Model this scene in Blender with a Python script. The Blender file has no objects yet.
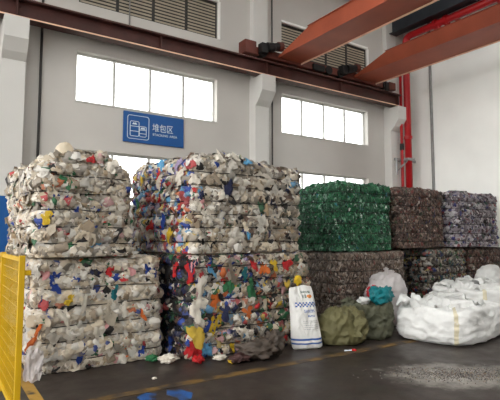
import bpy, bmesh, math, random
import numpy as np
from mathutils import Vector, Matrix, noise

S = bpy.context.scene
C = S.collection
PI = math.pi

# ---------------------------------------------------------------- camera, sky, exposure
cam_d = bpy.data.cameras.new('camera'); cam = bpy.data.objects.new('camera', cam_d); C.objects.link(cam)
cam_d.sensor_width = 36.0; cam_d.sensor_fit = 'HORIZONTAL'; cam_d.lens = 36.0*473/500
cam_d.clip_start = 0.05; cam_d.clip_end = 300
cam.location = (0, 0, 1.5)
cam.rotation_euler = (math.radians(90+4.6), 0, math.radians(-33.7))
S.camera = cam

w = bpy.data.worlds.new('overcast_sky'); S.world = w; w.use_nodes = True
bg = w.node_tree.nodes['Background']
bg.inputs['Color'].default_value = (1.0, 0.985, 0.96, 1); bg.inputs['Strength'].default_value = 5.6

vs = S.view_settings
vs.view_transform = 'Standard'; vs.look = 'None'; vs.gamma = 1.0; vs.use_curve_mapping = False
vs.exposure = 0.0

# ---------------------------------------------------------------- helpers
def lin(c):
    out = []
    for v in c[:3]:
        v = v/255.0
        out.append(v/12.92 if v <= 0.04045 else ((v+0.055)/1.055)**2.4)
    return tuple(out)

def bsdf(m): return m.node_tree.nodes['Principled BSDF']

def mat(name, col, rough=0.6, metal=0.0, noise_amt=0.12, scale=6.0, bump=0.0, bump_scale=40.0, spec=0.4):
    """procedural paint: base colour mottled by noise, optional fine bump"""
    m = bpy.data.materials.new(name); m.use_nodes = True
    nt = m.node_tree; b = bsdf(m); c = lin(col)
    b.inputs['Roughness'].default_value = rough; b.inputs['Metallic'].default_value = metal
    b.inputs['Specular IOR Level'].default_value = spec
    tc = nt.nodes.new('ShaderNodeTexCoord'); n = nt.nodes.new('ShaderNodeTexNoise')
    n.inputs['Scale'].default_value = scale; n.inputs['Detail'].default_value = 5
    nt.links.new(tc.outputs['Object'], n.inputs['Vector'])
    r = nt.nodes.new('ShaderNodeValToRGB')
    lo = [max(0, v*(1-noise_amt)) for v in c]; hi = [min(1, v*(1+noise_amt)) for v in c]
    r.color_ramp.elements[0].position = 0.3; r.color_ramp.elements[0].color = (*lo, 1)
    r.color_ramp.elements[1].position = 0.7; r.color_ramp.elements[1].color = (*hi, 1)
    nt.links.new(n.outputs['Fac'], r.inputs['Fac']); nt.links.new(r.outputs['Color'], b.inputs['Base Color'])
    if bump:
        n2 = nt.nodes.new('ShaderNodeTexNoise'); n2.inputs['Scale'].default_value = bump_scale; n2.inputs['Detail'].default_value = 4
        nt.links.new(tc.outputs['Object'], n2.inputs['Vector'])
        bp = nt.nodes.new('ShaderNodeBump'); bp.inputs['Strength'].default_value = bump; bp.inputs['Distance'].default_value = 0.02
        nt.links.new(n2.outputs['Fac'], bp.inputs['Height']); nt.links.new(bp.outputs['Normal'], b.inputs['Normal'])
    return m

def attr_mat(name, rough=0.4, source='ATTR', bump=0.35, bscale=70, sheer=0.12):
    """crumpled film: colour from the mesh attribute or the object colour, a little light shines through"""
    m = bpy.data.materials.new(name); m.use_nodes = True
    nt = m.node_tree; b = bsdf(m); out = nt.nodes['Material Output']
    b.inputs['Roughness'].default_value = rough; b.inputs['Specular IOR Level'].default_value = 0.45
    if source == 'ATTR':
        a = nt.nodes.new('ShaderNodeAttribute'); a.attribute_name = 'Col'; co = a.outputs['Color']
    else:
        a = nt.nodes.new('ShaderNodeObjectInfo'); co = a.outputs['Color']
    nt.links.new(co, b.inputs['Base Color'])
    tc = nt.nodes.new('ShaderNodeTexCoord')
    n2 = nt.nodes.new('ShaderNodeTexNoise'); n2.inputs['Scale'].default_value = bscale; n2.inputs['Detail'].default_value = 3
    nt.links.new(tc.outputs['Object'], n2.inputs['Vector'])
    bp = nt.nodes.new('ShaderNodeBump'); bp.inputs['Strength'].default_value = bump; bp.inputs['Distance'].default_value = 0.035
    nt.links.new(n2.outputs['Fac'], bp.inputs['Height']); nt.links.new(bp.outputs['Normal'], b.inputs['Normal'])
    if sheer:
        t = nt.nodes.new('ShaderNodeBsdfTranslucent'); nt.links.new(co, t.inputs['Color'])
        mx = nt.nodes.new('ShaderNodeMixShader'); mx.inputs['Fac'].default_value = sheer
        nt.links.new(b.outputs['BSDF'], mx.inputs[1]); nt.links.new(t.outputs['BSDF'], mx.inputs[2])
        nt.links.new(mx.outputs['Shader'], out.inputs['Surface'])
    return m

def tag(o, label=None, cat=None, group=None, kind=None):
    if label: o['label'] = label
    if cat: o['category'] = cat
    if group: o['group'] = group
    if kind: o['kind'] = kind
    return o

def empty(name, loc=(0, 0, 0), rz=0.0):
    o = bpy.data.objects.new(name, None); C.objects.link(o)
    o.location = loc; o.rotation_euler = (0, 0, rz); o.empty_display_size = 0.2
    return o

def link_mesh(name, me, m, parent=None, smooth=False):
    if m is not None and not me.materials: me.materials.append(m)
    if smooth:
        me.polygons.foreach_set('use_smooth', np.ones(len(me.polygons), dtype=bool))
    o = bpy.data.objects.new(name, me); C.objects.link(o)
    if parent is not None: o.parent = parent
    return o

class MB:
    """collects boxes, tubes and prisms in one bmesh -> one mesh object"""
    def __init__(s): s.bm = bmesh.new()
    def box(s, x0, x1, y0, y1, z0, z1, bev=0.0):
        r = bmesh.ops.create_cube(s.bm, size=1.0)
        for v in r['verts']:
            v.co = Vector(((x0+x1)/2+v.co.x*(x1-x0), (y0+y1)/2+v.co.y*(y1-y0), (z0+z1)/2+v.co.z*(z1-z0)))
        if bev:
            es = list({e for v in r['verts'] for e in v.link_edges})
            bmesh.ops.bevel(s.bm, geom=es, offset=bev, segments=2, profile=0.5, affect='EDGES')
        return s
    def tube(s, pts, r, n=12, closed=False, caps=True):
        pts = [Vector(p) for p in pts]; rings = []
        up0 = None
        for i, p in enumerate(pts):
            if closed: t = (pts[(i+1) % len(pts)]-pts[i-1])
            else: t = pts[min(i+1, len(pts)-1)]-pts[max(i-1, 0)]
            t.normalize()
            ref = Vector((0, 0, 1)) if abs(t.z) < 0.9 else Vector((1, 0, 0))
            if up0 is not None and up0.cross(t).length > 0.1: ref = up0
            a = t.cross(ref).normalized(); b = a.cross(t).normalized(); up0 = b
            rr = r[i] if isinstance(r, (list, tuple)) else r
            rings.append([s.bm.verts.new(p+a*math.cos(2*PI*k/n)*rr+b*math.sin(2*PI*k/n)*rr) for k in range(n)])
        m = len(rings)
        for i in range(m if closed else m-1):
            A, B = rings[i], rings[(i+1) % m]
            for k in range(n): s.bm.faces.new((A[k], A[(k+1) % n], B[(k+1) % n], B[k]))
        if caps and not closed:
            s.bm.faces.new(rings[0][::-1]); s.bm.faces.new(rings[-1])
        return s
    def prism(s, prof, axis, a0, a1):
        """profile of (p,q) points extruded along axis: 'x' -> (y,z), 'y' -> (x,z), 'z' -> (x,y)"""
        def P(p, q, a): return {'x': (a, p, q), 'y': (p, a, q), 'z': (p, q, a)}[axis]
        A = [s.bm.verts.new(P(p, q, a0)) for p, q in prof]; B = [s.bm.verts.new(P(p, q, a1)) for p, q in prof]
        n = len(prof)
        for k in range(n): s.bm.faces.new((A[k], A[(k+1) % n], B[(k+1) % n], B[k]))
        s.bm.faces.new(A[::-1]); s.bm.faces.new(B)
        return s
    def build(s, name, m, parent=None, smooth=False):
        bmesh.ops.recalc_face_normals(s.bm, faces=s.bm.faces)
        me = bpy.data.meshes.new(name); s.bm.to_mesh(me); s.bm.free()
        return link_mesh(name, me, m, parent, smooth)

# ---------------------------------------------------------------- materials
M = {}
def wall_mat(name, col):
    m = mat(name, col, 0.85, 0, 0.05, 0.7, 0.08, 60, 0.2)
    return m
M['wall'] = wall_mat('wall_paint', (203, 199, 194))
M['wall_right'] = wall_mat('wall_paint_light', (244, 244, 240))  # whiter paint, tone raised further to make up for missing light
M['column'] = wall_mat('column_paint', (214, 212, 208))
M['frame'] = mat('window_frame_paint', (205, 205, 202), 0.5, 0, 0.04)
M['trim'] = mat('sunlit_reveal_white', (248, 247, 244), 0.4, 0, 0.02)  # extra white carries the sunlight on the louvre reveals
M['dark_frame'] = mat('dark_frame_paint', (60, 58, 56), 0.6)
M['slat'] = mat('louvre_slat_metal', (178, 168, 150), 0.5, 0.0, 0.12, 4)
M['rust'] = mat('crane_beam_brown_paint', (72, 38, 33), 0.55, 0, 0.25, 3, 0.1, 20)
M['rail'] = mat('lit_rail_steel', (206, 178, 162), 0.4, 0.2, 0.2, 5)  # light along the rail is put into this paler colour
M['orange'] = mat('crane_girder_orange_paint', (162, 80, 56), 0.5, 0, 0.14, 1.6, 0.06, 12)
M['orange_dark'] = mat('end_carriage_red_brown_paint', (98, 46, 36), 0.55, 0, 0.25, 5, 0.1, 20)
M['edge_highlight'] = mat('flange_edge_highlight', (236, 192, 165), 0.5, 0, 0.1)  # pale tone paints in the light caught on the flange edges
M['black'] = mat('black_cast_iron', (32, 30, 30), 0.5, 0.3, 0.2, 8)
M['dark_steel'] = mat('dark_blue_grey_steel', (44, 48, 54), 0.55, 0.1, 0.2, 3)
M['red'] = mat('red_pipe_paint', (168, 20, 26), 0.35, 0, 0.08, 3)
M['conduit'] = mat('grey_conduit', (140, 139, 138), 0.5, 0.2)
M['galv'] = mat('galvanised_steel', (150, 150, 150), 0.4, 0.6)
M['roof'] = mat('roof_sheet', (190, 190, 188), 0.6)
M['yellow'] = mat('yellow_fence_paint', (200, 160, 18), 0.45, 0, 0.08, 4)
M['sign_blue'] = mat('sign_blue', (24, 84, 150), 0.45, 0, 0.05)
M['sign_white'] = mat('sign_print_white', (214, 226, 236), 0.5, 0, 0.03)
M['strap'] = mat('baling_wire', (38, 34, 32), 0.5, 0.4, 0.2, 9)
M['ground'] = mat('outside_concrete', (140, 138, 132), 0.9, 0, 0.1, 0.5)
M['film'] = attr_mat('crumpled_plastic_film', 0.42)
M['bag_piece'] = attr_mat('crumpled_plastic_bag', 0.38, 'OBJ', 0.5, 50)

# glass pane: thin, nearly clear
g = bpy.data.materials.new('window_glass'); g.use_nodes = True
nt = g.node_tree; nt.nodes.remove(nt.nodes['Principled BSDF'])
tr = nt.nodes.new('ShaderNodeBsdfTransparent'); tr.inputs['Color'].default_value = (0.93, 0.95, 0.95, 1)
gl = nt.nodes.new('ShaderNodeBsdfGlossy'); gl.inputs['Roughness'].default_value = 0.05
mx = nt.nodes.new('ShaderNodeMixShader'); mx.inputs['Fac'].default_value = 0.06
nt.links.new(tr.outputs['BSDF'], mx.inputs[1]); nt.links.new(gl.outputs['BSDF'], mx.inputs[2])
nt.links.new(mx.outputs['Shader'], nt.nodes['Material Output'].inputs['Surface'])
M['glass'] = g

def floor_material():
    m = bpy.data.materials.new('dirty_concrete_floor'); m.use_nodes = True
    nt = m.node_tree; b = bsdf(m); L = nt.links.new
    geo = nt.nodes.new('ShaderNodeNewGeometry')
    def nz(scale, detail=6, rough=0.6):
        n = nt.nodes.new('ShaderNodeTexNoise'); n.inputs['Scale'].default_value = scale
        n.inputs['Detail'].default_value = detail; n.inputs['Roughness'].default_value = rough
        L(geo.outputs['Position'], n.inputs['Vector']); return n
    def ramp(src, p0, c0, p1, c1):
        r = nt.nodes.new('ShaderNodeValToRGB'); e = r.color_ramp.elements
        e[0].position = p0; e[0].color = (*c0, 1); e[1].position = p1; e[1].color = (*c1, 1)
        L(src, r.inputs['Fac']); return r
    n1 = nz(0.55); n2 = nz(5.0, 8, 0.7); n3 = nz(2.2)
    base = ramp(n1.outputs['Fac'], 0.35, lin((48, 39, 34)), 0.7, lin((72, 65, 61)))
    fine = ramp(n2.outputs['Fac'], 0.35, (0.62, 0.60, 0.58), 0.72, (1.15, 1.13, 1.1))
    mul = nt.nodes.new('ShaderNodeMix'); mul.data_type = 'RGBA'; mul.blend_type = 'MULTIPLY'; mul.inputs[0].default_value = 1.0
    L(base.outputs['Color'], mul.inputs[6]); L(fine.outputs['Color'], mul.inputs[7])
    # pale spilled dust around the pellets, with a ragged edge
    sep = nt.nodes.new('ShaderNodeSeparateXYZ'); L(geo.outputs['Position'], sep.inputs[0])
    def math_(op, a, bb):
        k = nt.nodes.new('ShaderNodeMath'); k.operation = op
        for i, v in enumerate((a, bb)):
            if isinstance(v, (int, float)): k.inputs[i].default_value = v
            else: L(v, k.inputs[i])
        return k.outputs[0]
    dx = math_('SUBTRACT', sep.outputs['X'], 4.9); dy = math_('SUBTRACT', sep.outputs['Y'], 3.12)
    # ellipse axis along the spill
    u = math_('ADD', math_('MULTIPLY', dx, 0.83), math_('MULTIPLY', dy, -0.55))
    v = math_('ADD', math_('MULTIPLY', dx, 0.55), math_('MULTIPLY', dy, 0.83))
    rr = math_('ADD', math_('POWER', math_('MULTIPLY', u, .95), 2), math_('POWER', math_('MULTIPLY', v, 1.75), 2))
    n4 = nz(4.0, 6, 0.7)
    k = math_('SUBTRACT', math_('MULTIPLY', n4.outputs['Fac'], 2.2), rr)
    dm = nt.nodes.new('ShaderNodeMapRange'); L(k, dm.inputs[0]); dm.inputs[1].default_value = 0.3; dm.inputs[2].default_value = 1.25
    dm.inputs[4].default_value = 0.8
    mxd = nt.nodes.new('ShaderNodeMix'); mxd.data_type = 'RGBA'
    L(dm.outputs[0], mxd.inputs[0]); L(mul.outputs[2], mxd.inputs[6]); mxd.inputs[7].default_value = (*lin((188, 182, 174)), 1)
    L(mxd.outputs[2], b.inputs['Base Color'])
    rg = nt.nodes.new('ShaderNodeMapRange'); L(n3.outputs['Fac'], rg.inputs[0])
    rg.inputs[1].default_value = 0.3; rg.inputs[2].default_value = 0.7; rg.inputs[3].default_value = 0.32; rg.inputs[4].default_value = 0.62
    L(rg.outputs[0], b.inputs['Roughness']); b.inputs['Specular IOR Level'].default_value = 0.4
    bp = nt.nodes.new('ShaderNodeBump'); bp.inputs['Strength'].default_value = 0.15; bp.inputs['Distance'].default_value = 0.02
    L(n2.outputs['Fac'], bp.inputs['Height']); L(bp.outputs['Normal'], b.inputs['Normal'])
    return m
M['floor'] = floor_material()

# ---------------------------------------------------------------- the building
XL, XR, YB, YF, ZR = -10.0, 12.9, 10.0, -9.0, 9.3
WT = 0.28
def struct(o): o['kind'] = 'structure'; return o
struct(MB().box(XL, XR+WT, YF, YB+WT, -0.2, 0).build('floor', M['floor']))
struct(MB().box(-70, 70, -70, 70, -0.5, -0.21).build('ground', M['ground']))
rf = MB()
sky_x = [(-7.5, -6.0), (-1.6, -0.1), (4.2, 5.7), (9.4, 10.9)]  # unseen skylight strips, added to bring in more light from above
edges = [XL]+[v for q in sky_x for v in q]+[XR+WT]
for i in range(0, len(edges), 2): rf.box(edges[i], edges[i+1], YF, YB+WT, ZR, ZR+0.15)
for a, b in sky_x: rf.box(a, b, YF, -7.0, ZR, ZR+0.15); rf.box(a, b, 7.0, YB+WT, ZR, ZR+0.15)
struct(rf.build('ceiling', M['roof']))
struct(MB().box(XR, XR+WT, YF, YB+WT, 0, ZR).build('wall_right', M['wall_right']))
struct(MB().box(XL, XR+WT, YF-WT, YF, 0, ZR).build('wall_front', M['wall']))  # unseen wall, added to cut flat light from behind the camera

bays = [(-3.6, -0.24), (2.33, 5.69), (7.71, 11.07)]
rows = [(2.2, 3.34), (4.35, 5.43), (6.47, 7.42)]
wb = MB()
xs = [XL]+[x for b in bays for x in b]+[XR]
zs = [0]+[z for r in rows for z in r]+[ZR]
for j in range(len(zs)-1):
    if j % 2 == 0: wb.box(XL, XR, YB, YB+WT, zs[j], zs[j+1])
    else:
        for i in range(0, len(xs)-1, 2): wb.box(xs[i], xs[i+1], YB, YB+WT, zs[j], zs[j+1])
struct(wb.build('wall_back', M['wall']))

for i, (a, b) in enumerate(sky_x):
    e = empty('window_%d' % (20+i), (a, 0, ZR+0.06)); struct(e)  # glazing of the added skylights, numbered among the windows
    for k in range(7):
        MB().box(0.02, b-a-0.02, -7+2*k+0.02, -5+2*k-0.02, 0, 0.012).build('pane', M['glass'], e)
    for k in range(8): MB().box(0, b-a, -7+2*k-0.02, -7+2*k+0.02, -0.03, 0.03).build('glazing_bar', M['frame'], e)
wn = 0
def glazed(x0, x1, z0, z1, nsec):
    global wn
    wn += 1
    e = empty('window_%d' % wn, (x0, YB+0.16, z0)); struct(e)
    W, H = x1-x0, z1-z0; t = 0.035
    f = MB()
    f.box(0, W, 0, 0.06, 0, t).box(0, W, 0, 0.06, H-t, H).box(0, t, 0, 0.06, t, H-t).box(W-t, W, 0, 0.06, t, H-t)
    f.build('window_frame', M['frame'], e)
    for k in range(1, nsec):
        x = W*k/nsec; MB().box(x-0.025, x+0.025, 0.0, 0.06, t, H-t).build('mullion', M['frame'], e)
    for k in range(nsec):
        MB().box(W*k/nsec+0.025, W*(k+1)/nsec-0.025, 0.026, 0.032, t, H-t).build('pane', M['glass'], e)
    MB().box(-0.02, W+0.02, -0.18, 0.0, -0.03, 0.0).build('window_sill', M['column'], e)
def louvred(x0, x1, z0, z1, nsec):
    global wn
    wn += 1
    e = empty('window_%d' % wn, (x0, YB+0.06, z0)); struct(e)
    W, H = x1-x0, z1-z0; t = 0.03
    f = MB()
    f.box(0, W, -0.02, 0.1, 0, t).box(0, W, -0.02, 0.1, H-t, H).box(0, t, -0.02, 0.1, t, H-t).box(W-t, W, -0.02, 0.1, t, H-t)
    f.build('window_frame', M['dark_frame'], e)
    MB().box(-0.03, W+0.03, -0.1, -0.055, H, H+0.06).box(W, W+0.06, -0.1, -0.055, -0.02, H).build('trim', M['trim'], e)  # strips stand for the sunlit reveal, brightness put into their colour
    for k in range(1, nsec):
        x = W*k/nsec; MB().box(x-0.03, x+0.03, -0.02, 0.08, t, H-t).build('mullion', M['dark_frame'], e)
    n = 11; sw = W/nsec-0.07
    MB().box(t, W-t, 0.085, 0.095, t, H-t).build('gap_shade_board', M['dark_frame'], e)  # dark sheet painting the shade in the gaps between slats
    sl = MB().prism([(0.0, 0.0), (0.0, 0.042), (0.05, 0.06), (0.055, 0.055), (0.008, 0.036), (0.008, 0.0)], 'x', -sw/2, sw/2).build('slat', M['slat'], e)
    first = True
    for k in range(nsec):
        for q in range(n):
            o = sl if first else sl.copy()
            if not first: C.objects.link(o)
            first = False
            o.location = (W*(k+0.5)/nsec, 0.0, t+.02+q*(H-2*t-.02)/n)
for b in bays:
    glazed(b[0], b[1], *rows[0], 4); glazed(b[0], b[1], *rows[1], 4); louvred(b[0], b[1], *rows[2], 4)

# columns with corbels carrying the crane beam (part of the building)
def column(x, n, w_=0.46):
    c = MB()
    c.box(x-w_/2, x+w_/2, 9.72, YB, 0, 5.6)
    c.prism([(9.72, 5.6), (9.42, 5.6), (9.42, 5.2), (9.58, 4.98), (9.72, 4.86)], 'x', x-w_/2, x+w_/2)
    c.box(x-w_/2+0.02, x+w_/2+0.06, 9.84, YB, 5.6, ZR)
    struct(c.build('trim_%d' % n, M['column']))
for i, x in enumerate((-4.7, 1.11, 6.86, 12.02)): column(x, i+1, 0.42)

# dark roof steel above the crane: rafter along the right column line, eave beam along the wall
def ibeam_y(mb, x, y0, y1, z0, z1, wf):
    mb.box(x-wf/2, x+wf/2, y0, y1, z0, z0+0.025).box(x-wf/2, x+wf/2, y0, y1, z1-0.025, z1).box(x-0.02, x+0.02, y0, y1, z0, z1)
r = MB(); ibeam_y(r, 12.1, -8.5, 9.8, 8.05, 8.75, 0.34)
tag(r.build('roof_rafter', M['dark_steel']), 'dark grey steel roof rafter above the red pipes at the right wall', 'beam')
r = MB(); r.box(XL, 11.9, 9.55, 9.8, 8.72, 8.75).box(XL, 11.9, 9.55, 9.8, 9.05, 9.08).box(XL, 11.9, 9.67, 9.7, 8.72, 9.08)
tag(r.build('eave_beam', M['dark_steel']), 'dark eave beam along the top of the back wall', 'beam')

# crane runway beam
e = empty('crane_runway_beam', (0, 9.6, 5.605)); tag(e, 'brown steel crane runway beam along the back wall on corbels', 'beam')
x0, x1 = -9.5, 12.0
MB().box(x0, x1, -0.02, 0.02, 0.05, 0.36).build('web', M['rust'], e)
MB().box(x0, x1, -0.12, 0.12, 0.0, 0.03).build('bottom_flange', M['rust'], e)
MB().box(x0, x1, -0.126, -0.12, 0.002, 0.03).build('lit_edge_strip', M['edge_highlight'], e)  # thin strip painting the lit front edge of the flange
MB().box(x0, x1, -0.16, 0.16, 0.34, 0.375).build('top_flange', M['rust'], e)
MB().box(x0, x1, -0.03, 0.03, 0.375, 0.44).build('rail', M['rail'], e)
st = None
for x in (-7.6, -4.7, -1.8, 1.11, 3.98, 6.86, 9.44, 11.9):
    if st is None: st = MB().box(-0.012, 0.012, -0.13, -0.02, 0.045, 0.34).build('stiffener', M['rust'], e); o = st
    else: o = st.copy(); C.objects.link(o)
    o.location = (x, 0, 0)

# overhead crane: two box girders on an end carriage
e = empty('overhead_crane', (6.0, 9.6, 6.045)); tag(e, 'orange overhead travelling crane with two box girders', 'crane')
def at(o, p):
    o.location = Vector(p)-Vector((6.0, 9.6, 6.045)); return o
def girder(xa, xb):
    z0, z1 = 6.16, 6.54; yb, yf = 9.7, -6.0
    gm = MB()
    gm.prism([(yb, z0+0.02), (yb, z0+0.05), (9.4, z0+0.06), (8.3, z1), (yf+1.3, z1), (yf+.2, z0+0.06), (yf, z0+0.05), (yf, z0+0.02)], 'x', xa, xb)
    o = at(gm.build('girder', M['orange'], e), (0, 0, 0))
    for p in (o,): pass
    f = MB().box(xa-0.02, xb+0.045, yf, yb, z0-0.012, z0+0.02).build('bottom_flange', M['orange'], o)
    f2 = MB().box(xb+0.03, xb+0.045, yf, yb, z0-0.05, z0-0.012).build('lit_edge_strip', M['edge_highlight'], o)  # added hanging strip, coloured pale for the lit girder edge
    f3 = MB().prism([(8.32, z1), (8.32, z1+0.015), (yf+1.3, z1+0.015), (yf+1.3, z1)], 'x', xa-0.03, xb+0.03).build('top_flange', M['orange'], o)
    return o
girder(7.22, 7.93); girder(9.96, 10.84)
Z = 6.08
at(MB().box(6.2, 11.7, 9.48, 9.72, Z, Z+.2, 0.01).build('end_carriage', M['orange_dark'], e), (0, 0, 0))
at(MB().box(6.16, 6.5, 9.44, 9.76, Z-.02, Z+.32, 0.02).build('carriage_end_box', M['orange_dark'], e), (0, 0, 0))
at(MB().box(11.45, 11.75, 9.44, 9.76, Z-.02, Z+.22, 0.02).build('carriage_end_box', M['orange_dark'], e), (0, 0, 0))
for x in (6.7, 8.95, 9.4, 11.3):
    at(MB().tube([(x, 9.44, Z+.08), (x, 9.7, Z+.08)], 0.12, 20).build('wheel', M['black'], e), (0, 0, 0))
for x, z in ((6.85, Z+.22), (9.62, Z+.22)):
    o = at(MB().tube([(x-0.1, 9.34, z-0.03), (x+0.08, 9.34, z), (x+0.1, 9.34, z+.01), (x+0.26, 9.34, z+.06)], [0.12, 0.12, 0.1, 0.1], 16).build('drive_motor', M['black'], e), (0, 0, 0))
    MB().box(x-0.28, x-0.08, 9.3, 9.5, z-0.2, z+0.06, 0.02).build('gearbox', M['black'], o)
    MB().tube([(x+0.24, 9.34, z+0.06), (x+0.36, 9.34, z+0.08)], 0.12, 16).build('motor_cap', M['orange_dark'], o)
at(MB().box(8.35, 8.75, 9.4, 9.48, Z-.02, Z+.14, 0.01).build('buffer_block', M['black'], e), (0, 0, 0))
at(MB().box(11.25, 11.4, 9.4, 9.48, Z-.1, Z+.16, 0.01).build('rail_sweep', M['black'], e), (0, 0, 0))

# red pipes in the corner
e = empty('fire_pipe', (12.28, 9.45, 0)); tag(e, 'red vertical fire pipe in the corner bending along the right wall', 'pipe')
pts = [(0, 0, 0.0), (0, 0, 7.7)]
arc = [(0, -0.2+0.2*math.cos(a), 7.7+0.2*math.sin(a)) for a in [PI/2*k/6 for k in range(1, 7)]]
MB().tube(pts+arc+[(0, -8.5, 7.95)], 0.105, 16).build('pipe', M['red'], e, True)
for z in (1.5, 4.6, 7.2): MB().tube([(0, 0, z), (0, 0, z+0.09)], 0.13, 16).build('coupling', M['red'], e)
for y in (-1.05, -1.4, -3.0): MB().tube([(0, y, 7.9+0.0), (0, y-0.1, 7.9)], 0.15, 16).build('flange', M['red'], e)
MB().box(-0.14, 0.14, -0.13, -0.1, 3.9, 3.98).box(-0.5, 0.5, 0.11, 0.16, 3.9, 3.98).box(-0.18, -0.13, -0.13, 0.3, 3.9, 3.98).build('bracket', M['galv'], e)
b2 = MB().tube([(-0.45, 0.1, 3.45), (-0.45, 0.1, 3.95)], 0.035, 8).tube([(-0.45, 0.1, 3.55), (-0.1, -0.02, 3.9)], 0.025, 8).build('bracket', M['galv'], e)
MB().tube([(-0.18, 0.1, 0), (-0.18, 0.1, 7.4)], 0.045, 12).build('branch_pipe', M['red'], e, True)
MB().tube([(-0.18, 0.1, 4.25), (-0.18, 0.1, 4.45)], 0.065, 12).build('coupling', M['black'], e)
MB().tube([(0, -1.2, 7.6), (0, -1.2, 8.0)], 0.06, 12).build('branch_pipe', M['red'], e, True)
MB().tube([(0, -1.6, 7.95), (0.55, -1.6, 7.95)], 0.06, 12).build('branch_pipe', M['red'], e, True)
MB().tube([(-0.02, -0.8, 8.12), (0.0, -1.0, 8.05), (0.05, -1.35, 8.1)], 0.03, 8).build('hanger', M['galv'], e, True)

def conduit(name, pts, r, label, m='conduit'):
    tag(MB().tube(pts, r, 10).build(name, M[m], None, True), label, 'conduit')
conduit('wall_conduit', [(1.63, 9.97, 0.0), (1.63, 9.97, 8.6)], 0.025, 'thin dark conduit down the back wall beside the leftmost column', 'dark_frame')
conduit('wall_conduit', [(7.2, 9.75, 0.0), (7.2, 9.75, 8.6)], 0.022, 'thin dark conduit beside the middle corbelled column', 'dark_frame')
conduit('wall_conduit', [(3.42, 9.97, 6.1), (3.42, 9.97, 8.6)], 0.015, 'thin grey cable dropping to the beam left of the upper louvres')
conduit('wall_conduit', [(12.87, 9.0, 0.0), (12.87, 9.0, 9.0)], 0.045, 'grey conduit running straight up the bright right wall')

# sign on the back wall
e = empty('wall_sign', (3.33, 9.955, 3.6)); tag(e, 'blue rectangular area sign with white icon between the window rows', 'sign')
sw, sh = 1.44, 0.68
MB().box(0, sw, 0, 0.04, 0, sh, 0.004).build('board', M['sign_blue'], e)
def rr_outline(mb, x0, x1, z0, z1, r, t):
    pts = []
    for cx, cz, a0 in ((x1-r, z1-r, 0), (x0+r, z1-r, 90), (x0+r, z0+r, 180), (x1-r, z0+r, 270)):
        for k in range(5):
            a = math.radians(a0+k*22.5); pts.append((cx+r*math.cos(a), -0.004, cz+r*math.sin(a)))
    mb.tube(pts, t, 4, closed=True)
ic = MB()
rr_outline(ic, 0.09, 0.58, 0.08, 0.6, 0.05, 0.007)
rr_outline(ic, 0.15, 0.35, 0.14, 0.47, 0.03, 0.007); rr_outline(ic, 0.36, 0.52, 0.14, 0.37, 0.03, 0.007)
for (xa, xb, z) in ((0.15, 0.35, 0.25), (0.15, 0.35, 0.36), (0.36, 0.52, 0.21), (0.36, 0.52, 0.29)): ic.box(xa, xb, -0.008, 0.0, z-0.006, z+0.006)
for cx, cz in ((0.25, 0.42), (0.44, 0.33)):
    ic.prism([(cx-0.06, cz-0.02), (cx-0.02, cz+0.03), (cx, cz), (cx+0.02, cz+0.03), (cx+0.06, cz-0.02)], 'y', -0.008, 0.0)
ic.build('icon', M['sign_white'], e)
def lettering(txt, x, z, size, parent, wd=None, bold=0.0):
    cu = bpy.data.curves.new('lettering', 'FONT'); cu.body = txt; cu.size = size; cu.extrude = 0.002; cu.offset = bold
    tmp = bpy.data.objects.new('lettering_tmp', cu); C.objects.link(tmp)
    dg = bpy.context.evaluated_depsgraph_get(); dg.update()
    me = bpy.data.meshes.new_from_object(tmp.evaluated_get(dg)); bpy.data.objects.remove(tmp)
    me.name = 'lettering'; me.materials.clear()
    o = link_mesh('lettering', me, M['sign_white'], parent)
    o.rotation_euler = (PI/2, 0, 0); o.location = (x, -0.006, z)
    if wd:
        xs_ = [v.co.x for v in me.vertices]; o.scale.x = wd/(max(xs_)-min(xs_))
    return o
lettering('堆包区', 0.66, 0.31, 0.2, e, 0.5)
lettering('STACKING', 0.67, 0.2, 0.075, e, 0.37); lettering('AREA', 1.08, 0.2, 0.075, e, 0.19)
# blue board low on the wall at the far left
e = empty('blue_notice_board', (0.17, 9.67, 1.17)); tag(e, 'plain blue board on the leftmost column behind the left bales', 'sign')
MB().box(0, 0.97, 0, 0.03, 0, 1.1, 0.004).build('board', M['sign_blue'], e)
for z in (1.1, -0.025): MB().box(-0.02, 0.99, -0.008, 0.035, z, z+0.025).build('edge_trim', M['frame'], e)

# painted floor lines
def worn_paint(name, col, thr):
    m = mat(name, col, 0.6, 0, 0.25, 3)
    nt = m.node_tree; b = bsdf(m); src = b.inputs['Base Color'].links[0].from_socket
    geo = nt.nodes.new('ShaderNodeNewGeometry'); n = nt.nodes.new('ShaderNodeTexNoise'); n.inputs['Scale'].default_value = 5; n.inputs['Detail'].default_value = 8
    nt.links.new(geo.outputs['Position'], n.inputs['Vector'])
    r = nt.nodes.new('ShaderNodeValToRGB'); r.color_ramp.elements[0].position = thr; r.color_ramp.elements[1].position = thr+0.16
    nt.links.new(n.outputs['Fac'], r.inputs['Fac'])
    k = nt.nodes.new('ShaderNodeMix'); k.data_type = 'RGBA'; nt.links.new(r.outputs['Color'], k.inputs[0])
    k.inputs[6].default_value = (*lin((58, 50, 44)), 1); nt.links.new(src, k.inputs[7]); nt.links.new(k.outputs[2], b.inputs['Base Color'])
    return m
M['line'] = worn_paint('worn_yellow_line_paint', (112, 86, 44), 0.42)
M['line2'] = worn_paint('yellow_line_paint', (176, 138, 62), 0.3)
M['blue_paint'] = worn_paint('blue_floor_paint', (30, 84, 150), 0.4)
tag(MB().box(0.95, 9.5, 4.5, 4.62, 0.0, 0.003).build('floor_line', M['line']), 'worn yellow line painted across the floor in front of the sacks', 'floor line')
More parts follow.
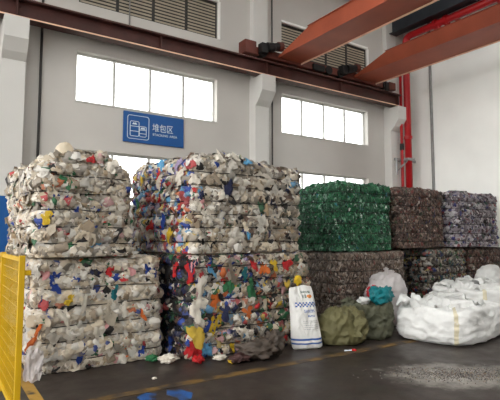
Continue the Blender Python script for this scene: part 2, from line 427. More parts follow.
tag(MB().box(0.81, 0.92, 1.0, 6.5, 0.0, 0.004).build('floor_line', M['line2']), 'tan yellow floor line beside the yellow mesh fence', 'floor line')

# ---------------------------------------------------------------- bales of pressed plastic
CREAM = (220, 204, 178); WHITE = (236, 228, 214); GREY = (162, 150, 134); TAN = (178, 156, 126); DARK = (44, 40, 40)
BLUE = (36, 70, 160); LBLUE = (96, 164, 208); RED = (196, 36, 40); ORANGE = (216, 110, 40); YELLOW = (222, 186, 44)
GREEN = (50, 120, 76); TEAL = (30, 120, 130); PINK = (222, 160, 160); LILAC = (176, 160, 196); NAVY = (34, 40, 80); BROWN = (104, 78, 62)
PAL = {
 'cream':  [(CREAM, .46), (WHITE, .34), (GREY, .05), (TAN, .05), (DARK, .025), (BLUE, .02), (ORANGE, .012), (RED, .012), (GREEN, .015), (PINK, .02)],
 'greyw':  [(CREAM, .30), (WHITE, .24), (GREY, .20), (TAN, .14), (DARK, .03), (BLUE, .015), (RED, .01), (GREEN, .03), (ORANGE, .01), (PINK, .012)],
 'mixgrey':[(CREAM, .24), (WHITE, .24), (GREY, .26), (TAN, .10), (DARK, .05), (BLUE, .025), (LBLUE, .015), (RED, .012), (GREEN, .02), (BROWN, .04)],
 'colour': [(CREAM, .15), (WHITE, .2), (GREY, .18), (TAN, .06), (DARK, .09), (BLUE, .05), (LBLUE, .03), (RED, .06), (GREEN, .05), (YELLOW, .03), (ORANGE, .03), (PINK, .03), (NAVY, .04), (LILAC, .02)],
 'neutral':[(CREAM, .4), (WHITE, .4), (GREY, .12), (TAN, .08)],
 'vivid':  [(CREAM, .12), (WHITE, .16), (GREY, .12), (RED, .12), (BLUE, .1), (LBLUE, .07), (YELLOW, .06), (GREEN, .06), (LILAC, .05), (BROWN, .06), (DARK, .05), (ORANGE, .03)],
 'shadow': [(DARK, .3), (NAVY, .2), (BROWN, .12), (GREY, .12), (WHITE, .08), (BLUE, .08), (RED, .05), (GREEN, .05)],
 'dull':   [(GREY, .32), (TAN, .22), (CREAM, .18), (BROWN, .07), (DARK, .07), (WHITE, .06), ((90, 100, 84), .04), (NAVY, .02), (LBLUE, .01)],
 'busy':   [(GREY, .24), (TAN, .16), (CREAM, .1), (BROWN, .12), (DARK, .12), (WHITE, .06), (GREEN, .05), (RED, .04), (YELLOW, .03), (NAVY, .04), (ORANGE, .03)],
 'green':  [((26, 112, 68), .35), ((18, 84, 54), .3), ((46, 134, 84), .14), ((12, 48, 34), .14), ((120, 176, 144), .06), ((190, 206, 196), .025), (TEAL, .02)],
 'pet':    [((132, 110, 95), .32), ((100, 80, 68), .28), ((164, 148, 134), .2), ((66, 50, 44), .1), ((96, 84, 64), .06), ((140, 70, 60), .02)],
 'brown':  [((110, 80, 66), .28), ((80, 56, 48), .26), ((136, 112, 96), .16), ((56, 40, 36), .12), ((120, 58, 52), .06), ((70, 80, 56), .06), ((170, 150, 140), .05), ((60, 50, 90), .015)],
 'lilac':  [((166, 156, 166), .28), ((200, 194, 198), .22), ((120, 106, 116), .18), ((90, 70, 76), .1), ((60, 60, 130), .08), ((150, 60, 70), .05), (DARK, .05), ((90, 120, 110), .04)],
 'dim':    [((156, 146, 130), .26), ((90, 78, 68), .24), ((60, 50, 46), .16), ((170, 164, 156), .1), ((50, 110, 120), .06), ((170, 150, 60), .04), ((160, 60, 50), .06), ((60, 70, 130), .05), ((70, 110, 70), .05)],
}
def pal_arrays(key):
    cs = np.array([lin(c) for c, _ in PAL[key]]); ws = np.array([p for _, p in PAL[key]]); return cs, ws/ws.sum()

class Field:
    """cheap smooth pseudo noise: a sum of random plane waves"""
    def __init__(s, rng, freq, n=10):
        s.k = rng.normal(0, freq, (n, 3)); s.p = rng.uniform(0, 2*PI, n); s.n = n
    def __call__(s, P): return np.sin(P@s.k.T+s.p).sum(1)/math.sqrt(s.n)

def make_mesh(name, V, F4, col=None, m=None):
    me = bpy.data.meshes.new(name)
    nv, nf = len(V), len(F4); k = F4.shape[1]
    me.vertices.add(nv); me.vertices.foreach_set('co', V.astype(np.float32).ravel())
    me.loops.add(nf*k); me.loops.foreach_set('vertex_index', F4.astype(np.int32).ravel())
    me.polygons.add(nf); me.polygons.foreach_set('loop_start', np.arange(0, nf*k, k, dtype=np.int32))
    me.update(calc_edges=True)
    if col is not None:
        a = me.color_attributes.new('Col', 'FLOAT_COLOR', 'POINT')
        a.data.foreach_set('color', np.hstack([col, np.ones((nv, 1))]).astype(np.float32).ravel())
    if m: me.materials.append(m)
    return me

GA = 4   # patch resolution
def patch_grid(GA=GA):
    t = np.linspace(-1, 1, GA); a, b = np.meshgrid(t, t, indexing='ij')
    idx = np.arange(GA*GA).reshape(GA, GA)
    f = np.stack([idx[:-1, :-1], idx[1:, :-1], idx[1:, 1:], idx[:-1, 1:]], -1).reshape(-1, 4)
    return a.ravel(), b.ravel(), f
PA, PB, PF = patch_grid()

def crumple_local(rng, N, sx, sy, amp):
    """N crumpled scraps of film in local (u,v,n) coordinates, N x GA*GA x 3"""
    K = GA*GA
    ca = 1-0.25*(PB**2); cb = 1-0.25*(PA**2)
    u = (PA*ca)[None, :]*sx[:, None]; v = (PB*cb)[None, :]*sy[:, None]
    s = np.minimum(sx, sy)[:, None]
    u = u+rng.normal(0, .16, (N, K))*s; v = v+rng.normal(0, .16, (N, K))*s
    dome = (1-0.55*(PA**2+PB**2))[None, :]
    # a few sharp folds
    ang = rng.uniform(0, PI, (N, 1)); ph = rng.uniform(0, 6.28, (N, 1)); fr = rng.uniform(2.2, 4.6, (N, 1))
    w1 = np.cos(ang)*PA[None, :]+np.sin(ang)*PB[None, :]
    fold = np.abs(((w1*fr+ph) % 2)-1)-0.5
    n = s*(amp[:, None])*(1.15*dome-.3+0.9*fold+rng.normal(0, .25, (N, K)))
    return np.stack([u, v, n], -1)

scrap_meshes = []
rs = np.random.default_rng(5)
SA, SB, SF = patch_grid(7)
for i in range(18):
    ang = np.arctan2(SB, SA); rad = np.maximum(np.abs(SA), np.abs(SB))
    k1, k2, k3 = rs.uniform(0, 6.28, 3)
    edge = 1+.28*np.sin(2*ang+k1)+.2*np.sin(3*ang+k2)+.16*np.sin(5*ang+k3)
    u = rad*np.cos(ang)*edge+rs.normal(0, .07, 49); v = rad*np.sin(ang)*edge+rs.normal(0, .07, 49)
    a1 = rs.uniform(-.6, .6); w1 = (np.cos(a1)*u+np.sin(a1)*v)*rs.uniform(1.6, 2.6)+rs.uniform(0, 2)
    w2 = (-np.sin(a1)*u+np.cos(a1)*v)*rs.uniform(.8, 1.6)+rs.uniform(0, 2)
    n = .75*np.abs((w1 % 2)-1)+.35*np.abs((w2 % 2)-1)-.35*rad**2+rs.normal(0, .09, 49)
    scrap_meshes.append(make_mesh('plastic_bag', np.stack([u, v, n], -1), SF, None, M['bag_piece']))

class Bale:
    def __init__(s, name, label, group, loc, size, rz, pal, seed, nstrap=6, n=5200, smin=.03, smax=.085, stretch=1.0,
                 bulge=.045, wire_off=.06, top=None, pal_left=None, bags=60, pal_right=None, rnd=.13, lump=.03, bag_pal=None, bag_size=(.05, .11), tilt=.26, cover=False, bigfrac=.3):
        s.rng = rng = np.random.default_rng(seed); s.size = size; s.rnd = rnd; s.bulge = bulge; s.wire_off = wire_off if bulge > .03 else .026; s.top = top; s.lump = lump
        s.hx, s.hy, s.h = size[0]/2, size[1]/2, size[2]
        s.f1 = Field(rng, 3.2); s.f2 = Field(rng, 9.0)
        k = nstrap
        s.zs = s.h*(np.arange(k)+0.75)/(k+0.5)+rng.normal(0, .012, k)
        s.e = e = empty(name, loc, rz); tag(e, label, 'bale', group)
        cs, ws = pal_arrays(pal)
        # --- core block
        nb = 26; V = []; Fq = []
        for face in ('front', 'back', 'left', 'right', 'top', 'bottom'):
            t = np.linspace(-1, 1, nb); a, b = [q.ravel() for q in np.meshgrid(t, t, indexing='ij')]
            P, N_ = s.surf(face, a, b, -0.02)
            o = sum(len(v) for v in V); V.append(P)
            idx = np.arange(nb*nb).reshape(nb, nb)+o
            q = np.stack([idx[:-1, :-1], idx[1:, :-1], idx[1:, 1:], idx[:-1, 1:]], -1).reshape(-1, 4)
            if face in ('back', 'left', 'bottom'): q = q[:, ::-1]
            Fq.append(q)
        V = np.vstack(V); Fq = np.vstack(Fq)
        s.cover = cover
        if cover: V[:, 2] = np.minimum(V[:, 2], s.h)
        V[:, 2] = np.maximum(V[:, 2], 0)
        ci = rng.choice(len(cs), len(V), p=ws); colv = 0.5*cs[ci]+0.5*(ws[:, None]*cs).sum(0)
        me = make_mesh('pressed_core', V, Fq, colv, M['film'])
        link_mesh('pressed_core', me, None, e)
        # --- film scraps pressed all over the block
        areas = {'front': s.hx*s.h*2, 'left': s.hy*s.h*2, 'right': s.hy*s.h*2*.6, 'back': s.hx*s.h*2*.35, 'top': s.hx*s.hy*4*.9}
        tot = sum(areas.values()); VV = []; CC = []
        for face, ar in areas.items():
            N = int(n*1.65*ar/tot)
            a = rng.uniform(-1, 1, N); b = rng.uniform(-1, 1, N)
            P, Nn = s.surf(face, a, b, 0.0)
            big = rng.random(N) < bigfrac
            sz = np.where(big, rng.uniform(smax*.6, smax, N), rng.uniform(smin*.65, smin*1.6, N))
            asp = np.where(big, rng.uniform(.6, 1.3, N), rng.uniform(.8, 2.4, N))
            if stretch > 1: asp = asp*stretch if face != 'top' else asp
            sy = sz*np.sqrt(asp); sx = sz/np.sqrt(asp)
            if face != 'top' and stretch <= 1: sy = np.minimum(sy, .075)
            amp = rng.uniform(.3, .7, N)
            Lc = crumple_local(rng, N, sx, sy, amp)
            W = s.orient(Lc, P, Nn, face, tilt if face != 'top' else tilt*1.25)
            if face != 'top':
                pz = s.pinch(W[..., 2].ravel()).reshape(W.shape[:2])
                W = W-Nn[:, None, :]*((1-pz)**1.5*s.bulge*1.25)[..., None]
            VV.append(W.reshape(-1, 3))
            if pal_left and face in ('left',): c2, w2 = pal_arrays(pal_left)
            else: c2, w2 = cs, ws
            # neighbouring scraps share a tint now and then
            ci = rng.choice(len(c2), N, p=w2)
            base = c2[ci]
            if pal_right and face == 'front':
                c3, w3 = pal_arrays(pal_right); alt = c3[rng.choice(len(c3), N, p=w3)]
                base = np.where((a+rng.normal(0, .25, N) > .0)[:, None], alt, base)
            colp = base*rng.uniform(.84, 1.08, (N, 1))
            lum = colp.mean(1, keepdims=True); colp = lum+(colp-lum)*rng.uniform(.55, .95, (N, 1))
            per = np.repeat(colp[:, None, :], GA*GA, 1)
            # printed patches on some scraps
            pr = rng.random(N) < .13
            pc = c2[rng.choice(len(c2), N, p=w2)]
            mask = pr[:, None]&(np.abs(PA+rng.uniform(-.6, .6, (N, 1))) < .45)
            per = np.where(mask[:, :, None], pc[:, None, :], per)
            CC.append(np.clip(per, 0, .9).reshape(-1, 3))
        VV = np.vstack(VV); CC = np.vstack(CC)
        VV[:, 2] = np.maximum(VV[:, 2], 0.004)
        if cover: VV[:, 2] = np.minimum(VV[:, 2], s.h+.01+.02*rng.random(len(VV)))
        nn = len(VV)//(GA*GA)
        FF = (PF[None]+(np.arange(nn)*GA*GA)[:, None, None]).reshape(-1, 4)
        me = make_mesh('film_scraps', VV, FF, CC, M['film'])
        tag(link_mesh('film_scraps', me, None, e, True), kind='stuff')
        # --- baling wires
        for z in s.zs: s.wire(z)
        # --- larger bags that can be told apart
        bp = bag_pal or pal; c2, w2 = pal_arrays(bp)
        for i in range(bags):
            face = ('front', 'front', 'front', 'left', 'left', 'top')[rng.integers(6)]
            if pal_left and face == 'left': c4, w4 = pal_arrays(pal_left)
            else: c4, w4 = c2, w2
            cc = c4[rng.choice(len(c4), p=w4)]*rng.uniform(.7, 1.05); cc = cc.mean()+(cc-cc.mean())*rng.uniform(.5, .9)
            if cover and face == 'top': face = 'front'
            s.bag(face, rng.uniform(-.95, .95), rng.uniform(-.9, .85 if cover else .95), rng.uniform(*bag_size), cc)
    def pinch(s, z):
        zz = np.concatenate([[-.04], s.zs, [s.h+.04]])
        i = np.clip(np.searchsorted(zz, z)-1, 0, len(zz)-2)
        f = np.clip((z-zz[i])/(zz[i+1]-zz[i]), 0, 1)
        return np.sqrt(np.maximum(0, np.sin(PI*f)))
    def surf(s, face, a, b, off):
        a = np.asarray(a, float); b = np.asarray(b, float); one = np.ones_like(a)
        hx, hy, h = s.hx, s.hy, s.h; zc = (b+1)/2*h
        if face == 'front': P = np.stack([a*hx, -hy*one, zc], -1)
        elif face == 'back': P = np.stack([a*hx, hy*one, zc], -1)
        elif face == 'left': P = np.stack([-hx*one, a*hy, zc], -1)
        elif face == 'right': P = np.stack([hx*one, a*hy, zc], -1)
        elif face == 'top': P = np.stack([a*hx, b*hy, h*one], -1)
        else: P = np.stack([a*hx, b*hy, 0*one], -1)
        r = s.rnd
        Q = P.copy(); Q[:, 0] = np.clip(P[:, 0], -hx+r, hx-r); Q[:, 1] = np.clip(P[:, 1], -hy+r, hy-r); Q[:, 2] = np.clip(P[:, 2], 0.02, h-r*.7)
        D = P-Q; D[:, 2] *= 1.4*(D[:, 2] > 0)
        ln = np.linalg.norm(D, axis=1, keepdims=True)
        flat = {'front': (0, -1, 0), 'back': (0, 1, 0), 'left': (-1, 0, 0), 'right': (1, 0, 0), 'top': (0, 0, 1), 'bottom': (0, 0, -1)}[face]
        Nn = np.where(ln > 1e-5, D/np.maximum(ln, 1e-6), np.array(flat))
        if face == 'bottom': Nn = np.tile(np.array([0., 0, -1]), (len(a), 1)); R = P.copy(); R[:, 0] *= .97; R[:, 1] *= .97
        else: R = Q+Nn*np.minimum(ln, r) if True else P
        if face != 'bottom':
            R[:, 2] = np.clip(R[:, 2], 0, h+.2)
            side = 1-np.abs(Nn[:, 2])
            d = s.f1(R)*s.lump+s.f2(R)*.012+(s.pinch(R[:, 2])-.75)*s.bulge*side
            R = R+Nn*(d+off)[:, None]
            if s.top is not None:
                w_ = np.clip(R[:, 2]/h, 0, 1.2)**4
                R[:, 2] += w_*np.interp(R[:, 0]/hx, [p[0] for p in s.top], [p[1] for p in s.top])
        return R, Nn
    def orient(s, L, P, Nn, face, tilt):
        rng = s.rng; N = len(P)
        n = Nn+rng.normal(0, tilt, (N, 3)); n /= np.linalg.norm(n, axis=1, keepdims=True)
        ref = np.tile(np.array([0, 0, 1.]) if face != 'top' else np.array([0, 1., 0]), (N, 1))
        ref = ref+rng.normal(0, .35, (N, 3))
        u = np.cross(ref, n); u /= np.linalg.norm(u, axis=1, keepdims=True); v = np.cross(n, u)
        return P[:, None, :]+L[..., 0:1]*u[:, None]+L[..., 1:2]*v[:, None]+L[..., 2:3]*n[:, None]
    def wire(s, z):
        n = 72; pts = []
        per = []
        for face, rev in (('front', 0), ('right', 0), ('back', 1), ('left', 1)):
            t = np.linspace(-1, 1, n//4, endpoint=False)
            if rev: t = -t
            P, Nn = s.surf(face, t, np.full(len(t), z/s.h*2-1), s.wire_off)
            per.append(P)
        P = np.vstack(per); P[:, 2] = z+.006*np.sin(np.arange(len(P))*.5+z*9)
        mb = MB(); mb.tube([tuple(p) for p in P], 0.0055, 4, closed=True)
        return mb.build('baling_wire', M['strap'], s.e)
    def bag(s, face, a, b, size, col, sx=1.0, sy=1.0, off=.012):
        P, Nn = s.surf(face, [a], [b], off); P, Nn = Vector(P[0]), Vector(Nn[0])
        o = bpy.data.objects.new('plastic_bag', scrap_meshes[s.rng.integers(len(scrap_meshes))]); C.objects.link(o); o.parent = s.e
        o.color = (*[float(min(c, .9)) for c in col], 1)
        n = (Nn+Vector(s.rng.normal(0, .18, 3))).normalized()
        ref = Vector((0, 0, 1)) if face != 'top' else Vector((0, 1, 0))
        u = ref.cross(n).normalized(); v = n.cross(u)
        rot = Matrix((u, v, n)).transposed()
        o.location = P; o.rotation_euler = (rot@Matrix.Rotation(s.rng.uniform(-.5, .5), 3, 'Z')).to_euler()
        o.scale = (size*sx, size*sy, size*.4)
        o.location.z = max(P.z, size*(1.2 if s.cover else 1.6))
        if s.cover: o.location.z = min(o.location.z, s.h-size*1.6)
        return o

GL = 'pressed bales in the left stack'; GM = 'pressed bales in the middle stack'; GR = 'pressed bales in the right stacks'
A = Bale('film_bale', 'cream white plastic film bale on the floor beside the yellow fence', GL, (1.69, 6.42, 0), (1.46, 1.4, 1.25), 0.03, 'cream', 11, 6, 7800, smin=.026, smax=.095, bags=90, bag_pal='neutral', cover=True)
B = Bale('film_bale', 'greyish cream film bale stacked on the cream floor bale', GL, (1.43, 6.42, 1.28), (1.06, 1.45, 1.07), 0.10, 'greyw', 12, 5, 7200, smin=.026, smax=.09, bags=80, bag_pal='neutral', lump=.04,
         top=[(-1, -.04), (-.6, .0), (0, .08), (.4, .05), (.75, -.04), (1, -.16)])
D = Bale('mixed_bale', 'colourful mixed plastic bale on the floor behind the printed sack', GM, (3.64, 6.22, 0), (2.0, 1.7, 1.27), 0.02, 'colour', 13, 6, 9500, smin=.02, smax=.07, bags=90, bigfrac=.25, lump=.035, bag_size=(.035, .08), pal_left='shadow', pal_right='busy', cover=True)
Cc = Bale('mixed_bale', 'grey white mixed bale on top of the colourful floor bale', GM, (3.54, 6.28, 1.3), (1.86, 1.85, 1.2), 0.045, 'mixgrey', 14, 6, 9500, smin=.022, smax=.08, bags=70, bag_pal='neutral', bigfrac=.22, pal_left='vivid', pal_right='dull', top=[(-1, .02), (0, .03), (.5, 0), (1, -.05)])
Ff = Bale('bottle_bale', 'dull brown crushed bottle bale beneath the green bale', GR, (6.88, 6.75, 0), (1.8, 1.25, 1.22), 0.0, 'pet', 15, 6, 7500, smin=.018, smax=.042, stretch=1.7, bigfrac=.12, bags=20, lump=.02, bag_size=(.03, .05), bulge=.012, cover=True)
E_ = Bale('bottle_bale', 'bright green crushed bottle bale on top of a brown one', GR, (6.72, 6.78, 1.26), (1.5, 1.25, 1.22), 0.0, 'green', 16, 6, 8000, smin=.018, smax=.045, stretch=1.6, bigfrac=.12, bags=20, lump=.02, bag_size=(.03, .06), bulge=.012, tilt=.45)
J = Bale('bottle_bale', 'dark brown floor bale in the gap right of the green stack', GR, (8.32, 7.45, 0), (0.7, 1.3, 1.22), 0.0, 'brown', 17, 6, 3000, smin=.02, smax=.05, stretch=1.4, bigfrac=.15, bags=10, lump=.015, bulge=.02, cover=True)
G = Bale('bottle_bale', 'reddish brown crushed bottle bale on top, right of the green bale', GR, (8.7, 7.05, 1.29), (1.58, 1.3, 1.22), 0.0, 'brown', 18, 6, 6000, smin=.02, smax=.05, stretch=1.4, bigfrac=.15, bags=30, lump=.02, bag_size=(.03, .06), bulge=.012)
I = Bale('mixed_bale', 'dim multicoloured floor bale behind the big white bags', GR, (9.6, 7.05, 0), (1.42, 1.3, 1.24), 0.0, 'dim', 19, 6, 4500, smin=.025, smax=.06, bags=50, lump=.02, bag_size=(.04, .08), cover=True)
Kk = Bale('bottle_bale', 'brown floor bale nearest the right wall', GR, (11.32, 7.05, 0), (1.66, 1.3, 1.24), 0.0, 'brown', 20, 6, 4500, smin=.022, smax=.05, stretch=1.4, bigfrac=.15, bags=20, lump=.02, bulge=.02, bag_size=(.03, .06), cover=True)
Hh = Bale('mixed_bale', 'lilac grey film bale on top at the far right', GR, (10.74, 7.0, 1.29), (1.8, 1.3, 1.2), 0.0, 'lilac', 21, 6, 5500, smin=.025, smax=.065, bags=40, lump=.03, bag_size=(.04, .08))

# bags that stand out on the near bales
ACC = {
 (A, 'front'): [(-0.72, 0.72, BLUE), (-0.48, 0.63, BLUE), (-0.13, 0.72, NAVY), (-0.79, 0.56, BLUE), (0.10, 0.88, RED), (-0.55, 0.29, YELLOW), (0.66, -0.12, ORANGE), (0.17, 0.33, TEAL), (0.67, -0.77, BLUE), (0.36, -0.64, ORANGE), (-0.74, -0.42, DARK), (-0.32, -0.44, BLUE), (-0.37, -0.83, BLUE), (0.04, 0.37, DARK), (0.77, 0.76, BLUE), (-0.34, 0.25, WHITE), (0.32, 0.01, WHITE), (-0.63, 0.01, WHITE), (-0.09, -0.41, WHITE), (-0.87, 0.93, PINK), (0.47, 0.93, PINK)],
 (B, 'front'): [(-0.01, -0.31, NAVY), (0.10, -0.40, BLUE), (-0.27, -0.04, BLUE), (0.10, -0.68, LBLUE), (0.02, 0.92, RED), (0.48, 0.90, WHITE), (-0.42, 0.55, GREEN), (-0.65, 0.64, GREEN), (0.82, -0.17, DARK), (-0.86, -0.16, YELLOW), (0.22, 0.37, TAN), (0.66, -0.51, DARK), (-0.71, 0.85, CREAM)],
 (Cc, 'front'): [(-0.79, -0.18, WHITE), (-0.85, 0.24, NAVY), (-0.63, -0.54, CREAM), (-0.66, -0.75, CREAM), (-0.84, 0.07, PINK), (-0.71, -0.28, WHITE), (-0.04, 0.97, LBLUE), (0.19, 0.97, NAVY), (-0.08, -0.62, LBLUE), (-0.44, 0.39, NAVY), (-0.39, 0.17, DARK), (-0.30, 0.96, WHITE), (-0.54, 0.97, WHITE), (-0.95, 0.55, WHITE), (0.51, 0.23, GREY), (0.80, -0.47, TAN), (0.26, -0.02, TAN)],
 (Cc, 'left'): [(-0.16, 0.94, LBLUE), (-0.04, 0.82, RED), (0.48, 0.69, YELLOW), (-0.26, 0.55, BLUE), (0.71, 0.15, GREEN), (-0.14, 0.20, RED), (-0.61, -0.17, BROWN), (0.07, -0.39, RED), (-0.50, -0.62, YELLOW), (-0.67, 0.86, LILAC), (-0.75, 0.62, WHITE), (0.96, -0.26, WHITE), (0.54, -0.59, GREY), (-0.37, -0.31, BLUE)],
 (D, 'front'): [(-0.99, 0.93, RED), (-0.96, 0.88, NAVY), (-0.70, 0.95, LBLUE), (-0.98, 0.57, RED), (-0.62, 0.10, ORANGE), (-0.04, 0.92, RED), (0.53, 0.75, RED), (0.13, 0.70, ORANGE), (-0.90, -0.82, RED), (-0.99, -0.83, RED), (-0.36, -0.89, YELLOW), (-0.69, -0.40, BLUE), (-0.63, -0.37, YELLOW), (-0.84, 0.09, WHITE), (-0.91, -0.06, WHITE), (-0.95, 0.93, PINK), (-0.42, 0.38, GREEN), (-0.14, -0.16, ORANGE), (-0.48, -0.11, NAVY), (-0.84, 0.42, WHITE), (-0.39, 0.59, GREY), (-0.07, 0.25, GREEN), (-0.76, -0.89, LBLUE), (0.30, 0.91, YELLOW), (-0.19, 0.63, TEAL)],
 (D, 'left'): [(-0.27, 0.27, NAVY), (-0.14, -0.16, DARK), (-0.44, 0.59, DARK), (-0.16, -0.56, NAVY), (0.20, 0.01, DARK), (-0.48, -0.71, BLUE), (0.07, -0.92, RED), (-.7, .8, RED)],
}
for (bl, face), lst in ACC.items():
    for a, b, c in lst:
        sz = bl.rng.uniform(.05, .085) if c is not WHITE else bl.rng.uniform(.075, .1)
        if (bl is Cc and face == 'left') or bl is D: sz *= 1.3
        bl.bag(face, a, b, sz, lin(c), bl.rng.uniform(.55, .95), bl.rng.uniform(.8, 1.2), .03)
D.bag('front', -0.90, -0.52, .13, lin((216, 184, 70)), .95, .8, .04)
A.bag('front', -1.0, -.35, .1, lin(ORANGE), .3, 1.6, .04)

# ---------------------------------------------------------------- sacks, big bags and loose things
def nz3(p, f, seed): return noise.noise(Vector(p)*f+Vector((seed*7.3, seed*3.1, seed*1.7)))
def ridge(p, f, seed): return 1-2*abs(nz3(p, f, seed))

class Lump:
    """a slumped bag: a squarish section carried up a profile, pushed into folds"""
    def __init__(s, ax, ay, prof, n=3.0, fold=.03, freq=3.5, seed=1, stretch=(1, 1, 1), lean=(0, 0), dents=()):
        s.ax, s.ay, s.prof, s.n, s.fold, s.freq, s.seed, s.st, s.lean, s.dents = ax, ay, prof, n, fold, freq, seed, stretch, lean, dents
        P = [0.0]
        for i in range(1, len(prof)): P.append(P[-1]+math.hypot((prof[i][0]-prof[i-1][0])*ax, prof[i][1]-prof[i-1][1]))
        s.tt = [q/P[-1] for q in P]
    def pr(s, t):
        return np.interp(t, s.tt, [q[0] for q in s.prof]), np.interp(t, s.tt, [q[1] for q in s.prof])
    def raw(s, th, t):
        r, z = s.pr(t); c, q = math.cos(th), math.sin(th)
        k = (abs(c)**s.n+abs(q)**s.n)**(-1/s.n)
        return Vector((s.ax*r*k*c+s.lean[0]*z, s.ay*r*k*q+s.lean[1]*z, z))
    def pt(s, th, t, off=0.0):
        p = s.raw(th, t); e = 1e-3
        du = s.raw(th+e, t)-s.raw(th-e, t); dv = s.raw(th, min(1, t+e))-s.raw(th, max(0, t-e))
        n = du.cross(dv)
        n = n.normalized() if n.length > 1e-12 else Vector((0, 0, 1 if t > .5 else -1))
        q = Vector((p.x*s.st[0], p.y*s.st[1], p.z*s.st[2]))
        d = s.fold*(0.9*nz3(q, s.freq, s.seed)+0.65*ridge(q, s.freq*2.1, s.seed+3)**3+0.28*ridge(q, s.freq*4.7, s.seed+5))
        for (dx, dy, dz, rad, dep) in s.dents:
            dd = (p-Vector((dx, dy, dz))).length; d += dep*math.exp(-(dd/rad)**2)
        w_ = 1.0 if p.z > 0.05 else max(0.0, p.z/0.05)*.8+.2*(n.z > -.5)
        p = p+n*(d*w_+off)
        if p.z < 0.003: p.z = 0.003
        return p
    def mesh(s, name, m, parent=None, nu=96, nv=64, t0=0.0, t1=1.0, th0=None, th1=None, off=0.0):
        ring = th0 is None; V = []
        nu_ = nu if ring else nu+1
        for j in range(nv+1):
            t = t0+(t1-t0)*j/nv
            for i in range(nu_):
                th = 2*PI*i/nu if ring else th0+(th1-th0)*i/nu
                V.append(s.pt(th, t, off))
        F = []
        for j in range(nv):
            for i in range(nu):
                i2 = (i+1) % nu if ring else i+1
                F.append((j*nu_+i, j*nu_+i2, (j+1)*nu_+i2, (j+1)*nu_+i))
        me = make_mesh(name, np.array([tuple(v) for v in V]), np.array(F), None, m)
        return link_mesh(name, me, None, parent, True)

def cloth(name, col, rough=.6, weave=True, sheer=.0, namt=.12):
    m = mat(name, col, rough, 0, namt, 5, .25, 90 if weave else 35, .35)
    if sheer:
        nt = m.node_tree; b = bsdf(m); t = nt.nodes.new('ShaderNodeBsdfTranslucent'); t.inputs['Color'].default_value = (*lin(col), 1)
        k = nt.nodes.new('ShaderNodeMixShader'); k.inputs['Fac'].default_value = sheer
        nt.links.new(b.outputs['BSDF'], k.inputs[1]); nt.links.new(t.outputs['BSDF'], k.inputs[2]); nt.links.new(k.outputs['Shader'], nt.nodes['Material Output'].inputs['Surface'])
    return m
M['fibc'] = cloth('white_woven_sack', (226, 226, 224), .55)
M['fibc_dirty'] = cloth('off_white_seam_tape', (214, 205, 178), .6)
M['film_white'] = cloth('white_liner_film', (228, 228, 226), .35, False, .2)
M['olive'] = cloth('olive_woven_sack', (100, 96, 64), .65)
M['olive_grey'] = cloth('grey_olive_woven_sack', (84, 85, 68), .65)
M['teal'] = cloth('teal_plastic_bag', (18, 122, 130), .4, False, .1)
M['red_bag'] = cloth('red_plastic_bag', (186, 44, 52), .4, False, .1)
M['clear'] = cloth('cloudy_clear_bag', (214, 208, 208), .3, False, .3)
M['dirty'] = cloth('dirty_grey_brown_film', (80, 70, 62), .5, False, .0, .35)
M['dirty2'] = cloth('dirty_maroon_film', (74, 50, 48), .5, False, .0, .3)
M['cream_bag'] = cloth('cream_plastic_bag', (234, 222, 200), .4, False, .3)

def sheet(name, m, parent, loc, sx, sy, rot, seed, amp=.08, freq=3.0, res=22, curl=.0):
    """a crumpled sheet of film"""
    V = []; F = []
    for j in range(res+1):
        for i in range(res+1):
            u = (i/res*2-1); v = (j/res*2-1)
            x = u*sx*(1-.12*v*v+.12*nz3((v*1.3, seed, 0), 1.5, seed)); y = v*sy*(1-.12*u*u+.15*nz3((u*1.3, seed, 4), 1.5, seed))
            z = amp*(1.2*nz3((x/ sx, y/sy, 0), freq*.5, seed)+.6*ridge((x/sx, y/sy, 1), freq, seed)+.3*ridge((x/sx, y/sy, 2), freq*2.3, seed))-curl*(u*u+v*v)
            V.append((x, y, z))
    n = res+1
    for j in range(res):
        for i in range(res): F.append((j*n+i, j*n+i+1, (j+1)*n+i+1, (j+1)*n+i))
    me = make_mesh(name, np.array(V), np.array(F), None, m)
    o = link_mesh(name, me, None, parent, True); o.location = loc; o.rotation_euler = rot
    return o

def big_bag(label, loc, rz, ax, ay, h, seed, lean=(0, 0)):
    e = empty('bulk_bag', loc, rz); tag(e, label, 'bag', 'big white woven bulk bags')
    prof = [(0, .004), (.5, .004), (.86, .006), (.96, .05), (1.02, h*.25), (1.03, h*.5), (1.0, h*.75), (.96, h*.95), (.93, h*1.0), (.88, h*.97), (.6, h*.98), (.3, h*1.02), (0, h*1.0)]
    L = Lump(ax, ay, prof, 4.0, .05, 2.6, seed, (1, 1, 1.8), lean)
    L.mesh('bag_body', M['fibc'], e, 128, 90)
    for th in (-2.42, 0.05):
        L.mesh('seam_tape', M['fibc_dirty'], e, 3, 40, .36, .72, th-.035, th+.035, .006)
    k = np.random.default_rng(seed)
    for i in range(7):
        x = (-.72+1.44*i/6)*ax; y = k.uniform(-.2, .55)*ay
        sheet('liner_film', M['film_white'], e, (x, y, h+.03), k.uniform(.2, .3), k.uniform(.15, .26), (k.uniform(.0, .5), k.uniform(-.3, .3), k.uniform(0, 3)), seed+i, .09, 2.6, 20, .06)
    # rim flaps: short cloth tongues at the open edge
    for th, hh in ((-2.2, .1), (-1.2, .06), (2.4, .13), (1.3, .12), (.5, .1)):
        p = L.pt(th, .72)
        sheet('rim_flap', M['fibc'], e, (p.x*.96, p.y*.96, h+.02), .2, hh, (PI/2-.3, 0, th+PI/2), seed+int(th*9), .04, 2, 14)
    return e
big_bag('big slumped white bulk bag in front, nearest the pellet spill', (6.66, 4.44, 0), .1, .77, .56, .49, 31)
big_bag('second white bulk bag at the right edge, behind the front one', (8.42, 4.98, 0), .05, .86, .6, .6, 32)
